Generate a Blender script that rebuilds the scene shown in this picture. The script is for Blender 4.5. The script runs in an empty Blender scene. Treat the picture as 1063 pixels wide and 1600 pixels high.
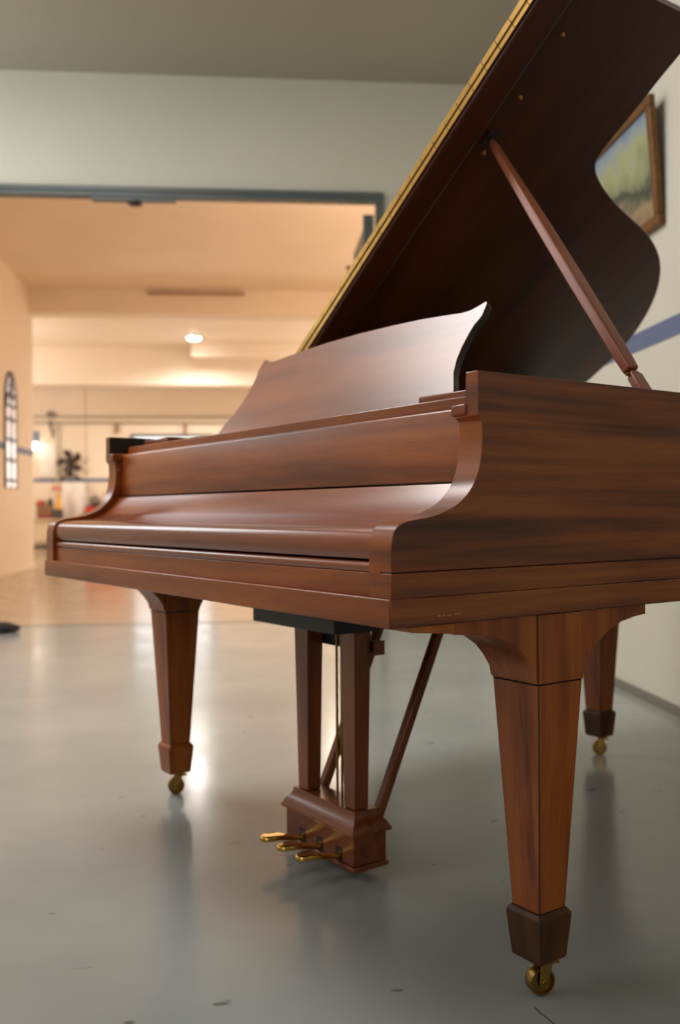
import bpy, bmesh, math, random
from mathutils import Vector, Matrix
random.seed(7)
S = bpy.context.scene
COL = S.collection
PI = math.pi

# ------------------------------------------------------------------ camera
CH = 0.77
cam_d = bpy.data.cameras.new('camera')
cam = bpy.data.objects.new('camera', cam_d); COL.objects.link(cam)
cam_d.sensor_fit = 'VERTICAL'; cam_d.sensor_height = 36.0
cam_d.lens = 1480.0 / 1600.0 * 36.0
cam_d.clip_start = 0.05; cam_d.clip_end = 200
_r = 0.0067; _c, _s = math.cos(_r), math.sin(_r)
cam.matrix_world = Matrix(((_c, _s, 0, 0), (0, 0, -1, 0), (-_s, _c, 0, CH), (0, 0, 0, 1)))
cam_d.dof.use_dof = True; cam_d.dof.focus_distance = 1.50; cam_d.dof.aperture_fstop = 3.4
S.camera = cam

# ------------------------------------------------------------------ world, exposure
W = bpy.data.worlds.new('world'); S.world = W; W.use_nodes = True
bg = W.node_tree.nodes['Background']; bg.inputs[0].default_value = (0.75, 0.87, 1.0, 1); bg.inputs[1].default_value = 1.2
S.view_settings.view_transform = 'Standard'; S.view_settings.look = 'None'
S.view_settings.exposure = 0.0; S.view_settings.gamma = 1.0; S.view_settings.use_curve_mapping = False
S.cycles.use_denoising = True
S.cycles.max_bounces = 8; S.cycles.diffuse_bounces = 5; S.cycles.glossy_bounces = 4
S.cycles.caustics_reflective = False; S.cycles.caustics_refractive = False
S.cycles.sample_clamp_indirect = 6.0

# room frame: a = across, w = forward (turned 5 degrees from the view)
PH = 0.087
RX = Vector((math.cos(PH), math.sin(PH), 0)); RY = Vector((-math.sin(PH), math.cos(PH), 0))
def RM(x, y, z): return RX * x + RY * y + Vector((0, 0, z))
ROT = Matrix.Rotation(PH, 4, 'Z')

def area(name, x, y, z, sx, sy, direction, power, color):
    l = bpy.data.lights.new(name, 'AREA'); l.shape = 'RECTANGLE'; l.size = sx; l.size_y = sy
    l.energy = power; l.color = color
    o = bpy.data.objects.new(name, l); COL.objects.link(o)
    o.location = RM(x, y, z)
    d = (RX * direction[0] + RY * direction[1] + Vector((0, 0, direction[2])))
    o.rotation_euler = d.to_track_quat('-Z', 'Y').to_euler()
    return o
def point(name, x, y, z, power, color, rad=0.08):
    l = bpy.data.lights.new(name, 'POINT'); l.energy = power; l.color = color; l.shadow_soft_size = rad
    o = bpy.data.objects.new(name, l); COL.objects.link(o); o.location = RM(x, y, z); return o
DAY = (1.0, 0.985, 0.965); WARM = (1.0, 0.71, 0.50); CREAM = (1.0, 0.93, 0.86)
LXW = -3.3                      # left wall of the near room, its tall windows
area('window_daylight', LXW + 0.02, 1.3, 2.7, 1.9, 1.3, (1, 0, -0.1), 20, DAY)
area('window_daylight', LXW + 0.02, 5.35, 2.7, 1.9, 1.3, (1, 0, -0.1), 40, (0.96, 0.98, 1.0))
area('window_daylight', -1.0, -3.45, 2.2, 2.4, 1.6, (0, 1, 0), 22, DAY)
area('panel_light', -1.55, 3.35, 3.74, 1.5, 1.5, (0, 0, -1), 98, DAY)
LAMPS = [  # unseen pendants behind the wall, farther one added as fill: x, y, z, power, colour
    (1.55, 8.2, 3.25, 135, WARM), (3.0, 11.2, 3.0, 115, WARM)]

# ------------------------------------------------------------------ helpers
def lin(r, g, b):
    f = lambda c: (c / 255 / 12.92) if c / 255 <= 0.04045 else ((c / 255 + 0.055) / 1.055) ** 2.4
    return (f(r), f(g), f(b), 1.0)

def new_mat(name):
    m = bpy.data.materials.new(name); m.use_nodes = True
    nt = m.node_tree; b = nt.nodes['Principled BSDF']
    return m, nt, b
def plain(name, col, rough=0.5, metal=0.0, noise=0.06, nscale=6.0, bump=0.0, bscale=200.0, spec=0.5, emit=0.0, ecol=None):
    m, nt, b = new_mat(name)
    tc = nt.nodes.new('ShaderNodeTexCoord'); n = nt.nodes.new('ShaderNodeTexNoise')
    n.inputs['Scale'].default_value = nscale; n.inputs['Detail'].default_value = 4
    nt.links.new(tc.outputs['Object'], n.inputs['Vector'])
    r = nt.nodes.new('ShaderNodeValToRGB')
    r.color_ramp.elements[0].position = 0.3; r.color_ramp.elements[1].position = 0.7
    r.color_ramp.elements[0].color = tuple(c * (1 - noise) for c in col[:3]) + (1,)
    r.color_ramp.elements[1].color = tuple(min(1, c * (1 + noise)) for c in col[:3]) + (1,)
    nt.links.new(n.outputs['Fac'], r.inputs['Fac']); nt.links.new(r.outputs['Color'], b.inputs['Base Color'])
    b.inputs['Roughness'].default_value = rough; b.inputs['Metallic'].default_value = metal
    b.inputs['Specular IOR Level'].default_value = spec
    if bump:
        n2 = nt.nodes.new('ShaderNodeTexNoise'); n2.inputs['Scale'].default_value = bscale
        nt.links.new(tc.outputs['Object'], n2.inputs['Vector'])
        bp = nt.nodes.new('ShaderNodeBump'); bp.inputs['Strength'].default_value = bump; bp.inputs['Distance'].default_value = 0.002
        nt.links.new(n2.outputs['Fac'], bp.inputs['Height']); nt.links.new(bp.outputs['Normal'], b.inputs['Normal'])
    if emit:
        b.inputs['Emission Color'].default_value = ecol or col; b.inputs['Emission Strength'].default_value = emit
    return m

def wood(name, axis, dark, mid, light, cross=26.0, along=0.9, rough=0.3, coat=0.35, seed=0.0, contrast=1.0, patch=2.2, coat_rough=0.22):
    """mahogany: ribbons that run along `axis` plus broad tonal patches and fine pores"""
    m, nt, b = new_mat(name); N = nt.nodes; L = nt.links
    tc = N.new('ShaderNodeTexCoord')
    mp = N.new('ShaderNodeMapping'); L.new(tc.outputs['Object'], mp.inputs['Vector'])
    sc = [cross, cross, cross]; sc['xyz'.index(axis)] = along
    mp.inputs['Scale'].default_value = sc; mp.inputs['Location'].default_value = (seed, seed * 1.7, seed * 0.6)
    n1 = N.new('ShaderNodeTexNoise'); n1.inputs['Scale'].default_value = 1.0; n1.inputs['Detail'].default_value = 5; n1.inputs['Roughness'].default_value = 0.55
    n1.inputs['Distortion'].default_value = 0.25
    L.new(mp.outputs[0], n1.inputs['Vector'])
    r = N.new('ShaderNodeValToRGB'); e = r.color_ramp.elements
    e[0].position = 0.5 - 0.19 * contrast; e[0].color = dark; e[1].position = 0.5 + 0.2 * contrast; e[1].color = light
    x = e.new(0.5); x.color = mid
    L.new(n1.outputs['Fac'], r.inputs['Fac'])
    mp2 = N.new('ShaderNodeMapping'); L.new(tc.outputs['Object'], mp2.inputs['Vector'])
    s2 = [patch * 2.6] * 3; s2['xyz'.index(axis)] = patch * 0.7
    mp2.inputs['Scale'].default_value = s2; mp2.inputs['Location'].default_value = (seed + 3, seed, seed)
    n2 = N.new('ShaderNodeTexNoise'); n2.inputs['Scale'].default_value = 1.0; n2.inputs['Detail'].default_value = 3
    L.new(mp2.outputs[0], n2.inputs['Vector'])
    r2 = N.new('ShaderNodeValToRGB'); r2.color_ramp.elements[0].position = 0.33; r2.color_ramp.elements[1].position = 0.67
    r2.color_ramp.elements[0].color = (0.62, 0.56, 0.52, 1); r2.color_ramp.elements[1].color = (1.0, 1.0, 1.0, 1)
    L.new(n2.outputs['Fac'], r2.inputs['Fac'])
    mx = N.new('ShaderNodeMix'); mx.data_type = 'RGBA'; mx.blend_type = 'MULTIPLY'; mx.inputs[0].default_value = 0.95
    L.new(r.outputs['Color'], mx.inputs[6]); L.new(r2.outputs['Color'], mx.inputs[7])
    mp3 = N.new('ShaderNodeMapping'); L.new(tc.outputs['Object'], mp3.inputs['Vector'])
    s3 = [420.0] * 3; s3['xyz'.index(axis)] = 22.0; mp3.inputs['Scale'].default_value = s3
    n3 = N.new('ShaderNodeTexNoise'); n3.inputs['Scale'].default_value = 1.0; n3.inputs['Detail'].default_value = 2
    L.new(mp3.outputs[0], n3.inputs['Vector'])
    mr = N.new('ShaderNodeMapRange'); mr.inputs[1].default_value = 0.3; mr.inputs[2].default_value = 0.7; mr.inputs[3].default_value = 0.86; mr.inputs[4].default_value = 1.06
    L.new(n3.outputs['Fac'], mr.inputs[0])
    mx2 = N.new('ShaderNodeMix'); mx2.data_type = 'RGBA'; mx2.blend_type = 'MULTIPLY'; mx2.inputs[0].default_value = 1.0
    L.new(mx.outputs[2], mx2.inputs[6]); L.new(mr.outputs[0], mx2.inputs[7])
    L.new(mx2.outputs[2], b.inputs['Base Color'])
    b.inputs['Roughness'].default_value = rough
    b.inputs['Specular IOR Level'].default_value = 0.36; b.inputs['Coat Weight'].default_value = coat; b.inputs['Coat Roughness'].default_value = coat_rough
    return m

class MB:
    """collects shapes, links them as ONE mesh object"""
    def __init__(s): s.bm = bmesh.new()
    def box(s, x0, x1, y0, y1, z0, z1, M=None):
        x0, x1 = min(x0, x1), max(x0, x1); y0, y1 = min(y0, y1), max(y0, y1); z0, z1 = min(z0, z1), max(z0, z1)
        vs = [s.bm.verts.new(p) for p in ((x0,y0,z0),(x1,y0,z0),(x1,y1,z0),(x0,y1,z0),(x0,y0,z1),(x1,y0,z1),(x1,y1,z1),(x0,y1,z1))]
        for f in ((3,2,1,0),(4,5,6,7),(0,1,5,4),(1,2,6,5),(2,3,7,6),(3,0,4,7)): s.bm.faces.new([vs[i] for i in f])
        if M is not None: bmesh.ops.transform(s.bm, matrix=M, verts=vs)
        return s
    def frustum(s, rings):
        """rings: list of (cx, cy, z, hx, hy) rectangular sections"""
        R = []
        for cx, cy, z, hx, hy in rings:
            R.append([s.bm.verts.new((cx + a * hx, cy + b_ * hy, z)) for a, b_ in ((-1,-1),(1,-1),(1,1),(-1,1))])
        for A, B in zip(R, R[1:]):
            for i in range(4): s.bm.faces.new((A[i], A[(i+1)%4], B[(i+1)%4], B[i]))
        s.bm.faces.new(R[0][::-1]); s.bm.faces.new(R[-1]); return s
    def prism(s, pts, fn0, fn1):
        """pts 2D outline; fn0/fn1 map (a,b)->3D for both caps"""
        A = [s.bm.verts.new(fn0(a, b)) for a, b in pts]; B = [s.bm.verts.new(fn1(a, b)) for a, b in pts]
        n = len(pts)
        for i in range(n): s.bm.faces.new((A[i], A[(i+1)%n], B[(i+1)%n], B[i]))
        s.bm.faces.new(A[::-1]); s.bm.faces.new(B); return s
    def cyl(s, p0, p1, r0, r1=None, n=16):
        r1 = r0 if r1 is None else r1
        p0 = Vector(p0); p1 = Vector(p1); d = (p1 - p0).normalized()
        q = d.to_track_quat('Z', 'Y').to_matrix()
        A = []; B = []
        for i in range(n):
            t = 2 * PI * i / n; e = q @ Vector((math.cos(t), math.sin(t), 0))
            A.append(s.bm.verts.new(p0 + e * r0)); B.append(s.bm.verts.new(p1 + e * r1))
        for i in range(n): s.bm.faces.new((A[i], A[(i+1)%n], B[(i+1)%n], B[i]))
        s.bm.faces.new(A[::-1]); s.bm.faces.new(B); return s
    def tube(s, pts, r, n=8):
        for a, b in zip(pts, pts[1:]): s.cyl(a, b, r, r, n)
        return s
    def lathe(s, c, axis, prof, n=24):
        """prof: list of (distance along axis, radius)"""
        c = Vector(c); axis = Vector(axis).normalized(); q = axis.to_track_quat('Z', 'Y').to_matrix()
        R = []
        for h, r in prof:
            R.append([s.bm.verts.new(c + axis * h + q @ Vector((math.cos(2*PI*i/n) * max(r, 1e-4), math.sin(2*PI*i/n) * max(r, 1e-4), 0))) for i in range(n)])
        for A, B in zip(R, R[1:]):
            for i in range(n): s.bm.faces.new((A[i], A[(i+1)%n], B[(i+1)%n], B[i]))
        s.bm.faces.new(R[0][::-1]); s.bm.faces.new(R[-1]); return s
    def bar(s, p0, p1, wdt, hgt, up=(0,0,1), taper=1.0):
        p0 = Vector(p0); p1 = Vector(p1); d = (p1 - p0).normalized(); sx = d.cross(Vector(up)).normalized(); sy = sx.cross(d).normalized()
        R = []
        for p, k in ((p0, 1.0), (p1, taper)):
            R.append([s.bm.verts.new(p + sx * a * wdt * k / 2 + sy * b_ * hgt * k / 2) for a, b_ in ((-1,-1),(1,-1),(1,1),(-1,1))])
        for i in range(4): s.bm.faces.new((R[0][i], R[0][(i+1)%4], R[1][(i+1)%4], R[1][i]))
        s.bm.faces.new(R[0][::-1]); s.bm.faces.new(R[1]); return s
    def build(s, name, mat, parent=None, bevel=0.0, smooth=False, seg=2, angle=30, keep=None, mat2=None):
        bmesh.ops.recalc_face_normals(s.bm, faces=s.bm.faces[:])
        if keep:          # bevel only sharp edges that do not lie on a joint plane
            s.bm.normal_update(); lay = s.bm.edges.layers.float.new('bevel_weight_edge')
            for e in s.bm.edges:
                sharp = len(e.link_faces) == 2 and e.calc_face_angle(0) > 0.6
                e[lay] = 1.0 if sharp and not (keep(e.verts[0].co) and keep(e.verts[1].co)) else 0.0
        if mat2:          # second material on the faces that look along the keyboard
            s.bm.normal_update()
            for f in s.bm.faces: f.material_index = 1 if abs(f.normal.x) < 0.6 and abs(f.normal.y) + abs(f.normal.z) > 0.5 and f.calc_center_median().y < 0.175 else 0
        me = bpy.data.meshes.new(name); s.bm.to_mesh(me); s.bm.free()
        if mat: me.materials.append(mat)
        if mat2: me.materials.append(mat2)
        o = bpy.data.objects.new(name, me); COL.objects.link(o)
        if smooth or bevel:
            for p in me.polygons: p.use_smooth = True
            try: me.set_sharp_from_angle(angle=math.radians(angle))
            except Exception: pass
        if bevel:
            md = o.modifiers.new('bevel', 'BEVEL'); md.width = bevel; md.segments = seg; md.limit_method = 'WEIGHT' if keep else 'ANGLE'; md.angle_limit = math.radians(35)
            md.harden_normals = False
        if parent: o.parent = parent
        return o
def empty(name, loc=(0,0,0), rot=0.0):
    o = bpy.data.objects.new(name, None); COL.objects.link(o); o.location = loc; o.rotation_euler = (0, 0, rot); o.empty_display_size = 0.1
    return o
def tag(o, label=None, cat=None, group=None, kind=None):
    if label: o['label'] = label
    if cat: o['category'] = cat
    if group: o['group'] = group
    if kind: o['kind'] = kind
    return o
def room(o):                   # an object modelled in room coordinates
    o.matrix_world = ROT; return o
def struct(mb, name, mat, bevel=0.0, parent=None):
    o = mb.build(name, mat, parent, bevel)
    if parent is None: room(o); o['kind'] = 'structure'
    return o
def rthing(name, x, y, z=0.0, rz=0.0):    # an Empty in the room, children in its own frame
    return empty(name, RM(x, y, z), PH + rz)

# ------------------------------------------------------------------ materials: setting
def wall_mat(name, col):
    return plain(name, col, rough=0.6, noise=0.03, nscale=1.3, bump=0.15, bscale=90)
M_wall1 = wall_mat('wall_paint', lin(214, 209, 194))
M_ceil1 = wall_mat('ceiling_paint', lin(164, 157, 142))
M_wall2 = wall_mat('cream_wall_paint', lin(230, 216, 196))
M_ceil2 = wall_mat('cream_ceiling_paint', lin(232, 218, 200))
M_stripe = plain('blue_stripe_paint', lin(92, 108, 142), 0.5)
M_steel = plain('grey_steel_paint', lin(92, 100, 98), 0.35, noise=0.08)
M_dark = plain('dark_plastic', lin(30, 29, 28), 0.5)

def floor_mat(name, c0, c1, rough_lo, rough_hi):
    m, nt, b = new_mat(name); N = nt.nodes; L = nt.links
    tc = N.new('ShaderNodeTexCoord')
    n = N.new('ShaderNodeTexNoise'); n.inputs['Scale'].default_value = 1.1; n.inputs['Detail'].default_value = 6; n.inputs['Roughness'].default_value = 0.6
    L.new(tc.outputs['Object'], n.inputs['Vector'])
    r = N.new('ShaderNodeValToRGB'); r.color_ramp.elements[0].position = 0.35; r.color_ramp.elements[1].position = 0.68
    r.color_ramp.elements[0].color = c0; r.color_ramp.elements[1].color = c1
    L.new(n.outputs['Fac'], r.inputs['Fac'])
    # small specks and smears of dirt
    n4 = N.new('ShaderNodeTexNoise'); n4.inputs['Scale'].default_value = 21.0; n4.inputs['Detail'].default_value = 2
    mp = N.new('ShaderNodeMapping'); mp.inputs['Scale'].default_value = (0.55, 1.0, 1.0); L.new(tc.outputs['Object'], mp.inputs['Vector']); L.new(mp.outputs[0], n4.inputs['Vector'])
    r4 = N.new('ShaderNodeValToRGB'); r4.color_ramp.elements[0].position = 0.715; r4.color_ramp.elements[1].position = 0.76
    r4.color_ramp.elements[0].color = (1, 1, 1, 1); r4.color_ramp.elements[1].color = (0.5, 0.46, 0.42, 1)
    L.new(n4.outputs['Fac'], r4.inputs['Fac'])
    mx = N.new('ShaderNodeMix'); mx.data_type = 'RGBA'; mx.blend_type = 'MULTIPLY'; mx.inputs[0].default_value = 1
    L.new(r.outputs['Color'], mx.inputs[6]); L.new(r4.outputs['Color'], mx.inputs[7]); L.new(mx.outputs[2], b.inputs['Base Color'])
    n2 = N.new('ShaderNodeTexNoise'); n2.inputs['Scale'].default_value = 3.0; n2.inputs['Detail'].default_value = 5
    L.new(tc.outputs['Object'], n2.inputs['Vector'])
    mr = N.new('ShaderNodeMapRange'); mr.inputs[1].default_value = 0.3; mr.inputs[2].default_value = 0.7; mr.inputs[3].default_value = rough_lo; mr.inputs[4].default_value = rough_hi
    L.new(n2.outputs['Fac'], mr.inputs[0]); L.new(mr.outputs[0], b.inputs['Roughness'])
    n3 = N.new('ShaderNodeTexNoise'); n3.inputs['Scale'].default_value = 4.5; n3.inputs['Detail'].default_value = 3
    L.new(tc.outputs['Object'], n3.inputs['Vector'])
    bp = N.new('ShaderNodeBump'); bp.inputs['Strength'].default_value = 0.2; bp.inputs['Distance'].default_value = 0.004
    L.new(n3.outputs['Fac'], bp.inputs['Height']); L.new(bp.outputs['Normal'], b.inputs['Normal'])
    return m
M_floor1 = floor_mat('grey_epoxy_floor', lin(150, 155, 152), lin(168, 171, 166), 0.15, 0.22)
M_floor2 = floor_mat('warm_tinted_floor', lin(168, 148, 122), lin(184, 164, 138), 0.16, 0.24)  # tinted beige, the far room's warm lamplight put into the floor colour

# ------------------------------------------------------------------ the setting
XR = 1.57; YH = 6.63; Z1 = 3.80; Z2 = 3.92; YF = 19.5
struct(MB().box(LXW - 0.2, XR + 0.2, -3.7, YH + 0.06, -0.1, 0), 'floor', M_floor1)
struct(MB().box(-7.7, 4.3, YH + 0.06, YF + 0.2, -0.1, 0), 'floor', M_floor2)
struct(MB().box(-3.1, 0.84, YH + 0.052, YH + 0.068, 0.0, 0.002), 'threshold', M_steel)
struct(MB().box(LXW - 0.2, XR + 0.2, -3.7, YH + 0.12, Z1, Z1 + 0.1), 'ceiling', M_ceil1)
struct(MB().box(-7.7, 4.3, YH + 0.12, YF + 0.2, Z2, Z2 + 0.1), 'ceiling', M_ceil2)
struct(MB().box(XR, XR + 0.2, -3.7, YH, 0, Z1), 'wall_right', M_wall1)
# wall with the wide opening
hw = MB().box(LXW - 0.2, 0.845, YH, YH + 0.05, 2.965, Z2).box(0.89, 4.3, YH, YH + 0.05, 0, Z2).box(-7.7, -3.15, YH, YH + 0.05, 0, Z2).box(0.845, 0.89, YH, YH + 0.05, 2.965, Z2)
struct(hw, 'wall_front', M_wall1)
# left wall of the near room with two tall window openings
lw = MB()
for y0, y1 in ((-3.7, 0.3), (2.3, 4.35), (6.35, YH)): lw.box(LXW - 0.2, LXW, y0, y1, 0, Z1)
for y0, y1 in ((0.3, 2.3), (4.35, 6.35)): lw.box(LXW - 0.2, LXW, y0, y1, 0, 2.0).box(LXW - 0.2, LXW, y0, y1, 3.4, Z1)
struct(lw, 'wall_left', M_wall1)
for k, (y0, y1) in enumerate(((0.3, 2.3), (4.35, 6.35))):
    wn = struct(MB().box(LXW-0.14, LXW-0.08, y0, y0+0.05, 2.0, 3.4).box(LXW-0.14, LXW-0.08, y1-0.05, y1, 2.0, 3.4).box(LXW-0.14, LXW-0.08, y0, y1, 2.0, 2.05).box(LXW-0.14, LXW-0.08, y0, y1, 3.35, 3.4).box(LXW-0.14, LXW-0.08, (y0+y1)/2-0.02, (y0+y1)/2+0.02, 2.0, 3.4), 'window_%d' % (k+2), M_steel)
bw = MB().box(LXW-0.2, -2.2, -3.7, -3.5, 0, Z1).box(0.2, XR+0.2, -3.7, -3.5, 0, Z1).box(-2.2, 0.2, -3.7, -3.5, 0, 1.4).box(-2.2, 0.2, -3.7, -3.5, 3.0, Z1)
struct(bw, 'wall_back', M_wall1)
# far room
struct(MB().box(-3.35, -3.15, YH + 0.2, 13.7, 0, Z2), 'wall_left', M_wall2)
struct(MB().box(-7.7, -3.35, 13.5, 13.7, 0, Z2), 'wall_left', M_wall2)
struct(MB().box(-7.7, -7.5, 13.7, YF, 0, Z2), 'wall_left', M_wall2)
struct(MB().box(4.1, 4.3, YH + 0.2, YF, 0, Z2), 'wall_right', M_wall2)
struct(MB().box(-7.7, 4.3, YF, YF + 0.2, 0, Z2), 'wall_far', M_wall2)
struct(MB().box(-7.5, 4.1, 13.5, 13.85, 3.575, Z2), 'beam', M_ceil2)
struct(MB().box(-7.5, 4.1, 18.3, 18.75, 3.22, Z2), 'beam', M_ceil2)
struct(MB().box(-1.2, 4.1, 17.7, 18.3, 3.68, Z2), 'beam', M_ceil2)
# painted stripes and skirtings
struct(MB().box(XR - 0.004, XR, 0.5, YH, 1.425, 1.50), 'trim_1', M_stripe)
struct(MB().box(-3.15, -3.146, YH + 0.2, 13.7, 1.58, 1.665), 'trim_2', M_stripe)
struct(MB().box(-4.6, 4.1, YF - 0.004, YF, 1.41, 1.485), 'trim_3', M_stripe)
struct(MB().box(XR - 0.012, XR, -3.5, YH, 0, 0.035), 'baseboard_right', plain('grey_skirting', lin(120, 118, 108), 0.4), 0.003)
struct(MB().box(-3.15, -3.135, YH + 0.2, 13.7, 0, 0.07), 'baseboard_left', M_wall2, 0.003)
struct(MB().box(-3.455, -3.44, YF - 0.006, YF, 0, 3.6), 'trim_4', plain('panel_seam', lin(176, 148, 120), 0.6))

# steel frame of the opening
fr = empty('trim_5', (0, 0, 0), PH); fr['kind'] = 'structure'
MB().box(-3.3, 0.90, YH - 0.03, YH + 0.055, 2.945, 2.985).box(-3.3, 0.90, YH - 0.045, YH - 0.03, 2.975, 3.01).build('head_rail', M_steel, fr, 0.006)
MB().box(0.845, 0.90, YH - 0.03, YH + 0.055, 0, 2.945).build('jamb', M_steel, fr, 0.004)
MB().box(-1.12, -0.55, YH - 0.02, YH + 0.05, 2.925, 2.945).build('latch_plate', M_steel, fr, 0.003)
MB().lathe((-0.83, YH + 0.03, 2.90), (0, 0, 1), [(0, 0.02), (0.008, 0.05), (0.026, 0.055)], 16).build('catch', M_dark, fr, smooth=True)
# open steel leaf behind the right jamb
dr = empty('door_1', (0, 0, 0), PH); dr['kind'] = 'structure'
MB().box(0.79, 0.835, YH + 0.10, YH + 1.0, 0.02, 2.86).build('panel', M_steel, dr, 0.004)
MB().box(0.765, 0.84, YH + 0.065, YH + 0.099, 0.02, 2.885).build('stile', M_steel, dr, 0.004)
MB().box(0.65, 0.7895, YH + 0.15, YH + 0.18, 2.515, 2.54).build('bolt', plain('brown_bolt', lin(120, 84, 56), 0.5), dr, 0.003)
# crack in the floor by the near castor
ck = MB()
cp = [(0.297, 1.468), (0.303, 1.449), (0.309, 1.438), (0.314, 1.425), (0.3165, 1.419)]
for (x0, y0), (x1, y1) in zip(cp, cp[1:]): ck.bar((x0, y0, 0.0002), (x1, y1, 0.0002), 0.0016, 0.0006)
o = ck.build('crack', plain('crack_dirt', lin(40, 38, 34), 0.8)); o['kind'] = 'structure'

# ------------------------------------------------------------------ piano
W_side = wood('mahogany_side', 'y', lin(80, 36, 10), lin(138, 72, 20), lin(166, 94, 28), cross=30, along=1.1, seed=1.3, contrast=0.85, rough=0.34, coat=0.25)
W_front = wood('mahogany_front', 'x', lin(94, 38, 8), lin(154, 75, 17), lin(184, 98, 26), cross=20, along=1.4, seed=4.1, rough=0.3, coat=0.22)
W_lid = wood('mahogany_key_lid', 'x', lin(104, 42, 14), lin(144, 66, 23), lin(166, 82, 32), cross=14, along=1.2, seed=7.7, contrast=1.2, rough=0.25, coat=0.5, coat_rough=0.18)
W_leg = wood('mahogany_leg', 'z', lin(98, 40, 8), lin(152, 74, 18), lin(178, 100, 28), cross=24, along=2.0, seed=2.2, rough=0.36, coat=0.15, patch=3.5)
W_foot = wood('dark_ferrule_wood', 'z', lin(50, 24, 6), lin(84, 46, 12), lin(104, 62, 18), cross=30, along=3.0, seed=9.2, rough=0.45, coat=0.0)
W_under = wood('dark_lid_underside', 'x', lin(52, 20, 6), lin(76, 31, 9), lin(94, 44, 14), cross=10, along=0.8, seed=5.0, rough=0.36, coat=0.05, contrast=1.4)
W_desk = wood('mahogany_desk', 'x', lin(100, 50, 24), lin(148, 80, 38), lin(168, 98, 50), cross=12, along=1.2, seed=3.3, contrast=1.3, rough=0.32, coat=0.5, coat_rough=0.3)
W_stick = wood('mahogany_stick', 'z', lin(140, 74, 50), lin(168, 96, 66), lin(180, 108, 76), cross=20, along=2, seed=6.1, rough=0.4, coat=0.2)
M_black = plain('ebonised_wood', lin(24, 17, 13), 0.4, noise=0.2)
M_board = plain('black_lyre_board', lin(30, 30, 29), 0.45, noise=0.1)
M_brass = plain('brass', lin(170, 132, 68), 0.28, 1.0, noise=0.12, nscale=30)
M_brass_d = plain('aged_brass', lin(146, 114, 60), 0.34, 1.0, noise=0.25, nscale=40)
M_brass_p = plain('polished_brass', lin(222, 178, 84), 0.16, 1.0, noise=0.08, nscale=30)
M_plate = plain('gold_iron_plate', lin(170, 130, 60), 0.4, 0.6)
M_sound = wood('spruce_soundboard', 'y', lin(180, 130, 70), lin(200, 150, 86), lin(210, 164, 98), rough=0.3)

CX, CY = 0.06818392, 1.27303888
ANG = math.atan2(-0.81753543, 0.57587831)
piano = empty('grand_piano', (CX, CY, 0), ANG)
tag(piano, 'mahogany grand piano with raised lid, closed key lid and brass castors', 'piano')
WU = 1.448
def P(u, v, z): return (-u, v, z)           # piano coordinates -> local
def pbox(mb, u0, u1, v0, v1, z0, z1): return mb.box(-u0, -u1, v0, v1, z0, z1)
ZB = 0.6117; ZT = 0.974

def arc(c, r, a0, a1, n):
    return [(c[0] + r * math.cos(math.radians(a0 + (a1 - a0) * i / n)), c[1] + r * math.sin(math.radians(a0 + (a1 - a0) * i / n))) for i in range(n + 1)]
def smooth_open(pts, it=2):
    for _ in range(it):
        q = [pts[0]]
        for a, b in zip(pts, pts[1:]):
            q.append((a[0]*0.75+b[0]*0.25, a[1]*0.75+b[1]*0.25)); q.append((a[0]*0.25+b[0]*0.75, a[1]*0.25+b[1]*0.75))
        q.append(pts[-1]); pts = q
    return pts
# profile of the arms in (v, z): front of the key block up the scroll
arm_curve = smooth_open([(0.0025, 0.70), (0.003, 0.728), (0.009, 0.7455), (0.022, 0.7545), (0.044, 0.7588), (0.078, 0.7629), (0.102, 0.7699), (0.127, 0.7807), (0.151, 0.8009), (0.1665, 0.8288), (0.1733, 0.8706), (0.1715, 0.902)], 2)
VA = 0.60
# case outline (u, v) from treble arm round the tail to the bass arm
outline = [(0, VA), (0, 0.93), (0.004, 0.985), (0.03, 1.03), (0.09, 1.052), (0.17, 1.057), (0.25, 1.058), (0.325, 1.068), (0.374, 1.11), (0.418, 1.21), (0.455, 1.33), (0.478, 1.41), (0.514, 1.50), (0.563, 1.575),
           (0.634, 1.645), (0.711, 1.697), (0.80, 1.73), (0.873, 1.745), (0.94, 1.748), (1.06, 1.739), (1.20, 1.72), (1.32, 1.69), (1.41, 1.65), (1.448, 1.57), (1.448, 1.2), (1.448, VA)]
outline = smooth_open(outline, 2)
def offset(pts, d):
    out = []
    for i, p in enumerate(pts):
        a = pts[max(i-1, 0)]; b = pts[min(i+1, len(pts)-1)]
        t = Vector((b[0]-a[0], b[1]-a[1])).normalized(); out.append((p[0] + t.y * d, p[1] - t.x * d))
    return out
def sweep(mb, pts, d0, d1, z0, z1):
    A = offset(pts, d0); B = offset(pts, d1); bm = mb.bm
    V = [[bm.verts.new(P(*q)) for q in ((a[0], a[1], z0), (a[0], a[1], z1), (b[0], b[1], z1), (b[0], b[1], z0))] for a, b in zip(A, B)]
    for X, Y in zip(V, V[1:]):
        for i in range(4): bm.faces.new((X[i], X[(i+1)%4], Y[(i+1)%4], Y[i]))
    bm.faces.new(V[0]); bm.faces.new(V[-1][::-1])
TH = 0.028
# rim: the two side panels with their scrolls plus the bent part
rim = MB()
prof = [(0.0025, 0.6872)] + arm_curve + [(0.1645, 0.909), (0.1645, ZT), (VA, ZT), (VA, 0.6872)]
for u0, u1 in ((0.003, TH), (WU - 0.003, WU - TH)):
    rim.prism(prof, lambda a, b: P(u0, a, b), lambda a, b: P(u1, a, b))
sweep(rim, outline, 0.003, TH, 0.6872, ZT)
on_joint = lambda co: abs(co.y - VA) < 1e-4 or abs(co.x + TH) < 1e-4 or abs(co.x + WU - TH) < 1e-4
rim.build('rim', W_side, piano, 0.0012, keep=on_joint, mat2=W_front)
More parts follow.
